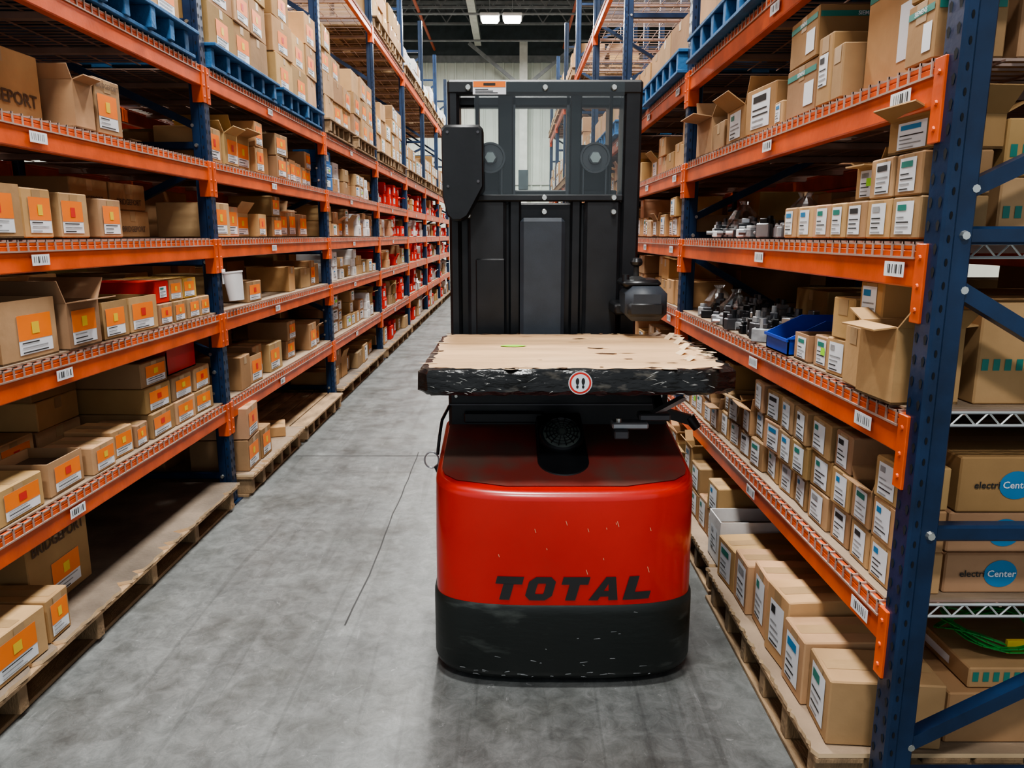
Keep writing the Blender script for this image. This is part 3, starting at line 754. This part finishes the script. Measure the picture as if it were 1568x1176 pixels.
for i in range(46):   # glints of crumpled stretch wrap, painted as pale slivers on the front edge
    x=R.choice((R.uniform(TX0+.03,TX1-.1),R.uniform(TX0+.03,TX0+.25),R.uniform(.4,TX1-.1))); z=R.uniform(ZB+.006,ZT-.006); L=R.uniform(.006,.035); a=R.uniform(-.6,.6)
    if abs(x-.212)<.055 or abs(x+L-.212)<.045: continue
    mb.quad([(x,TY0-.0055,z),(x+L,TY0-.0055,min(ZT-.002,max(ZB+.002,z+L*a))),(x+L*.7,TY0-.0055,min(ZT-.001,max(ZB+.003,z+L*a*.7+.0022)))],'film_glint')
mb.build('tray_wear_glints',trk)
mb=MB(); sx,sz=.212,1.051; yy=TY0-.0066
def disc(r,y,mat,cx=sx,cz=sz,rx=1): mb.quad([(cx+r*rx*math.cos(2*math.pi*i/28),y,cz+r*math.sin(2*math.pi*i/28)) for i in range(28)],mat)
disc(.037,yy,'label_white'); disc(.034,yy-.0006,'label_red'); disc(.028,yy-.0012,'label_white')
for d_ in(-.009,.009): disc(.011,yy-.0018,'print_black',sx+d_,sz+.005,.5); disc(.0055,yy-.0018,'print_black',sx+d_,sz-.012,.7)
mb.build('footprint_sticker',trk)
mb=MB()
mb.box(.345,.47,2.50,2.56,.845,.868,'steel',b=.005); mb.box(.44,.55,2.52,2.58,.868,.895,'dark_steel',b=.006); mb.bar((.48,2.54,.885),(.61,2.62,.93),.028,.014,'steel')
mb.box(.35,.40,2.48,2.53,.815,.845,'dark_steel',b=.004); mb.cyl((.37,2.53,.868),(.37,2.53,.878),.01,.01,'bolt',10)
mb.bar((.52,2.56,.88),(.55,2.82,.91),.03,.03,'truck_black')
mb.bar((.56,2.7,.86),(.66,2.70,.83),.035,.035,'truck_black'); mb.cyl((.655,2.70,.84),(.685,2.69,.80),.022,.016,'truck_black',12)
mb.build('tray_latch',trk,smooth=True)
mb=MB(); pts=[(-.292+.026*math.cos(t),2.62,.70+.030*math.sin(t)) for t in [i*math.pi/8 for i in range(17)]]; mb.tube(pts,.0032,'steel',6)
mb.cyl((-.275,2.62,.68),(-.262,2.62,.66),.012,.016,'truck_black',12); mb.tube([(-.27,2.62,.72),(-.262,2.63,.79),(-.255,2.66,.84),(-.24,2.80,.86)],.006,'truck_black',8)
mb.build('lanyard',trk,smooth=True)
# mast
MX=.140; MY=3.35
mb=MB()
mb.box(MX-.415,MX-.365,MY,MY+.16,.10,2.14,'truck_black',b=.012); mb.box(MX+.335,MX+.415,MY,MY+.16,.10,2.14,'truck_black',b=.012)
mb.box(MX-.415,MX+.415,MY-.005,MY+.05,2.085,2.145,'truck_dark',b=.01)
mb.box(MX-.415,MX+.415,MY+.10,MY+.16,2.05,2.10,'truck_black',b=.01)
mb.box(MX-.37,MX+.34,MY+.03,MY+.06,.17,1.64,'truck_black',b=.008)
mb.box(MX-.335,MX-.165,MY-.005,MY+.035,.17,1.655,'truck_dark',b=.014)
mb.box(MX-.155,MX-.10,MY+.01,MY+.035,.17,1.655,'truck_black',b=.01)
mb.box(MX+.115,MX+.165,MY+.01,MY+.035,.17,1.655,'truck_black',b=.01)
mb.box(MX+.175,MX+.335,MY-.005,MY+.035,.17,1.655,'truck_dark',b=.014)
mb.box(MX-.30,MX-.17,MY-.012,MY,1.02,1.40,'truck_black',b=.01)
mb.box(MX-.36,MX+.34,MY-.015,MY+.03,1.645,1.675,'truck_dark',b=.006)
for a,b in((-.20,-.135),(.115,.165),(-.30,-.285),(.285,.30)): mb.box(MX+a,MX+b,MY+.08,MY+.22,.2,2.12,'truck_black',b=.006)
mb.box(MX-.135,MX-.125,MY+.1,MY+.16,.2,2.1,'dark_steel'); mb.box(MX+.10,MX+.112,MY+.1,MY+.16,.2,2.1,'dark_steel')
mb.box(MX-.33,MX+.33,MY+.12,MY+.16,1.66,1.70,'truck_black',b=.005)
mb.box(MX-.285,MX-.20,MY+.17,MY+.2,1.66,1.90,'truck_black'); mb.box(MX+.165,MX+.285,MY+.17,MY+.2,1.66,1.90,'truck_black')
mb.build('mast',trk,smooth=True,ang=30)
mb=MB()
for cx_ in(MX-.235,MX+.225):
    M=Matrix.Translation((cx_,MY+.07,1.835))@Matrix.Rotation(math.pi/2,4,'X')
    mb.lathe((0,0,0),[(.062,-.02),(.066,-.02),(.066,.0),(.058,.0),(.055,-.006),(.030,-.006),(.028,.006),(.012,.008),(.001,.008)],'dark_steel',n=28,M=M)
    mb.lathe((0,0,.008),[(.024,0),(.024,.006),(.001,.006)],'bolt',n=6,M=M)
    for q in(-.05,.05): mb.tube([(cx_+q,MY+.08,1.835),(cx_+q,MY+.08,1.67)],.005,'dark_steel',6)
mb.build('chain_pulleys',trk,smooth=True)
mb=MB(); mb.box(MX-.30,MX+.335,MY-.012,MY-.006,1.66,2.135,'clear_shield'); mb.build('clear_shield',trk)
mb=MB()
for x,z in((MX-.325,2.11),(MX+.0,2.11),(MX+.29,2.11),(MX-.33,1.64),(MX+.0,1.60),(MX+.0,1.66),(MX+.30,1.60),(MX-.33,1.585),(MX+.30,1.66)):
    mb.cyl((x,MY-.014,z),(x,MY-.026,z),.013,.010,'bolt',12)
mb.build('screws',trk,smooth=True)
mb=MB(); mb.box(MX-.105,MX+.09,MY-.045,MY-.005,.5,1.575,'pad_grey',b=.016); mb.build('back_pad',trk,smooth=True,ang=30)
mb=MB(); mb.box(MX-.305,MX-.165,MY-.016,MY-.0125,2.083,2.137,'label_white'); mb.box(MX-.303,MX-.167,MY-.0175,MY-.016,2.112,2.135,'label_orange'); mb.box(MX-.26,MX-.21,MY-.0185,MY-.0175,2.118,2.128,'print_black')
for i in range(3): mb.box(MX-.295,MX-.2-.02*i,MY-.0175,MY-.016,2.088+.007*i,2.091+.007*i,'print_black')
mb.build('warning_label',trk)
mb=MB(); pr=[(-.29,1.93),(-.275,1.945),(-.135,1.945),(-.12,1.93),(-.12,1.70),(-.175,1.60),(-.19,1.575),(-.215,1.56),(-.25,1.56),(-.27,1.58),(-.29,1.66)]
def prism(pr,y0,y1,mat,bv=.008):
    n=len(pr); cx_=sum(p[0] for p in pr)/n; cz_=sum(p[1] for p in pr)/n
    def sc(k,y): return [(cx_+(a-cx_)*k,y,cz_+(b-cz_)*k) for a,b in pr]
    loft(mb,[sc(1,y1),sc(1,y0+bv),sc(.95,y0)],mat)
prism(pr,3.21,3.34,'truck_black'); ob=mb.build('side_housing',trk); merge(ob,35)
mb=MB()
for x,z in((-.265,1.915),(-.14,1.915),(-.14,1.72),(-.265,1.70)): mb.cyl((x,3.212,z),(x,3.206,z),.007,.006,'dark_steel',8)
mb.build('housing_screws',trk)
mb=MB(); mb.box(.455,.625,3.0,3.22,1.16,1.30,'pad_grey',b=.03); mb.box(.465,.61,2.995,3.1,1.18,1.24,'truck_dark',b=.012)
mb.box(.445,.60,3.03,3.22,1.295,1.325,'truck_black',b=.012); mb.cyl((.505,3.08,1.32),(.505,3.08,1.38),.013,.010,'rubber',12)
mb.lathe((.505,3.08,1.375),[(.008,0),(.022,.008),(.026,.02),(.020,.034),(.001,.038)],'truck_black',n=16)
mb.lathe((.505,3.08,1.315),[(.045,0),(.04,.012),(.02,.022),(.001,.024)],'rubber',n=16)
mb.cyl((.46,3.06,1.32),(.46,3.06,1.345),.016,.014,'truck_black',12)
mb.box(.43,.52,3.15,3.36,1.17,1.22,'truck_black',b=.01)
mb.build('control_console',trk,smooth=True,ang=40)
# ------------------------------------------------------------------ ROOM
mb=MB(); mb.box(-9,9,-5,25,-.1,0,'concrete_floor'); mb.build('floor')
mb=MB()
mb.box(-1.5,.9,5.0,5.012,0.0002,.0008,'joint_dark')
y=2.7
px=-.655
while y<5.0:
    nx=px+R.uniform(-.006,.006); mb.quad([(px-.004,y,.0008),(px+.003,y,.0008),(nx+.003,y+.15,.0008),(nx-.004,y+.15,.0008)],'joint_dark'); px=nx; y+=.15
mb.box(-1.5,.9,11.0,11.01,0.0002,.0008,'joint_dark')
mb.build('floor_joints')
mb=MB(); mb.box(-9,9,25,25.1,0,8.2,'wall_metal')
x=-9
while x<9:
    mb.box(x,x+.06,24.96,25,0,6.95,'wall_metal',b=.01); mb.box(x+.15,x+.165,24.985,25,0,6.95,'wall_metal'); x+=.3
mb.box(-9,9,24.9,25,6.8,7.0,'joist'); mb.box(-9,9,24.93,24.99,7.0,8.2,'fascia_dark'); mb.box(-9,9,24.93,24.96,3.1,3.2,'column_paint')
mb.build('wall_back')
for sx_,nm in((-9,'wall_left'),(9,'wall_right')):
    mb=MB(); mb.box(sx_,sx_+math.copysign(.1,sx_),-5,25,0,8.2,'wall_metal'); mb.build(nm)
mb=MB(); mb.box(-9,9,-5,25,8.2,8.3,'ceiling_metal')
x=-9
while x<8.9: mb.box(x,x+.08,-5,25,8.16,8.2,'ceiling_metal'); x+=.3
mb.build('ceiling')
mb=MB(); y=1
while y<24.5:
    mb.box(-8.98,8.98,y-.03,y+.03,8.06,8.14,'joist'); mb.box(-8.98,8.98,y-.03,y+.03,7.5,7.56,'joist')
    x=-8.9
    while x<8.2: mb.bar((x,y,7.55),(x+.35,y,8.07),.03,.03,'joist'); mb.bar((x+.35,y,8.07),(x+.7,y,7.55),.03,.03,'joist'); x+=.7
    y+=1.6
for x in(-4.6,-1.05,3.4):
    mb.box(x-.1,x+.1,-4,24.8,7.26,7.29,'column_paint' if x==-1.05 else 'joist'); mb.box(x-.015,x+.015,-4,24.8,7.29,7.47,'joist'); mb.box(x-.1,x+.1,-4,24.8,7.47,7.5,'joist')
mb.build('ceiling_joists')
mb=MB()
for x,z in((1.6,7.2),(-2.4,7.15)): mb.cyl((x,-4,z),(x,24.8,z),.04,.04,'sprinkler_red',10)
for y in(8,12,16,20.8,23.5): mb.cyl((-8.9,y,7.1),(8.9,y,7.1),.03,.03,'joist',8)
mb.build('sprinkler_pipes')
mb=MB()
for x,y in((.35,24.3),(-4.6,23.9),(3.4,23.9)):
    mb.box(x-.12,x+.12,y-.1,y-.085,0,7.26,'column_paint'); mb.box(x-.12,x+.12,y+.085,y+.1,0,7.26,'column_paint'); mb.box(x-.008,x+.008,y-.085,y+.085,0,7.26,'column_paint')
mb.bar((.35,24.2,5.9),(2.0,24.2,7.2),.1,.1,'joist'); mb.bar((.35,24.2,5.9),(-1.3,24.2,7.2),.1,.1,'joist')
mb.box(.2,.5,24.1,24.19,2.9,3.5,'fascia_dark',b=.01)
mb.build('steel_columns')
# ------------------------------------------------------------------ lights
def lamp(x,y,z,P):
    mb=MB()
    for q in(-.28,.28):
        mb.box(x+q-.24,x+q+.24,y-.3,y+.3,z+.02,z+.10,'plastic_white',b=.02); mb.box(x+q-.20,x+q+.20,y-.26,y+.26,z-.03,z+.02,'lamp_glow',b=.02)
        mb.cyl((x+q,y,z+.1),(x+q,y,8.165),.008,.008,'steel',6)
    mb.build('high_bay_lamp')
    ld=bpy.data.lights.new('bay_light','AREA'); ld.shape='RECTANGLE'; ld.size=1.1; ld.size_y=.6; ld.energy=P; ld.color=(1,.985,.95)
    lo=bpy.data.objects.new('bay_light',ld); SC.collection.objects.link(lo); lo.location=(x,y,z-.05)
for y,P in((-2.5,280),(1.2,290),(5.5,400),(10,400),(15,420),(20,600)): lamp(-.27,y,6.75,P)
for x in(-5.5,5.5):  # extra lamps over neighbouring aisles, added as fill light through the racks
    for y in(3,11,19): lamp(x,y,6.75,220 if y<19 else 420)
w=bpy.data.worlds.new('World'); SC.world=w; w.use_nodes=True
w.node_tree.nodes['Background'].inputs[0].default_value=(.85,.93,1,1); w.node_tree.nodes['Background'].inputs[1].default_value=.68
# ------------------------------------------------------------------ camera
cd=bpy.data.cameras.new('Camera'); co=bpy.data.objects.new('Camera',cd); SC.collection.objects.link(co)
cd.sensor_width=36; cd.lens=1620/2212*36; cd.clip_start=.05; cd.clip_end=100
co.location=(0,0,1.5); co.rotation_euler=(math.radians(90-11.2),0,0); SC.camera=co
SC.view_settings.view_transform='AgX'
try: SC.view_settings.look='AgX - Medium High Contrast'
except Exception: pass
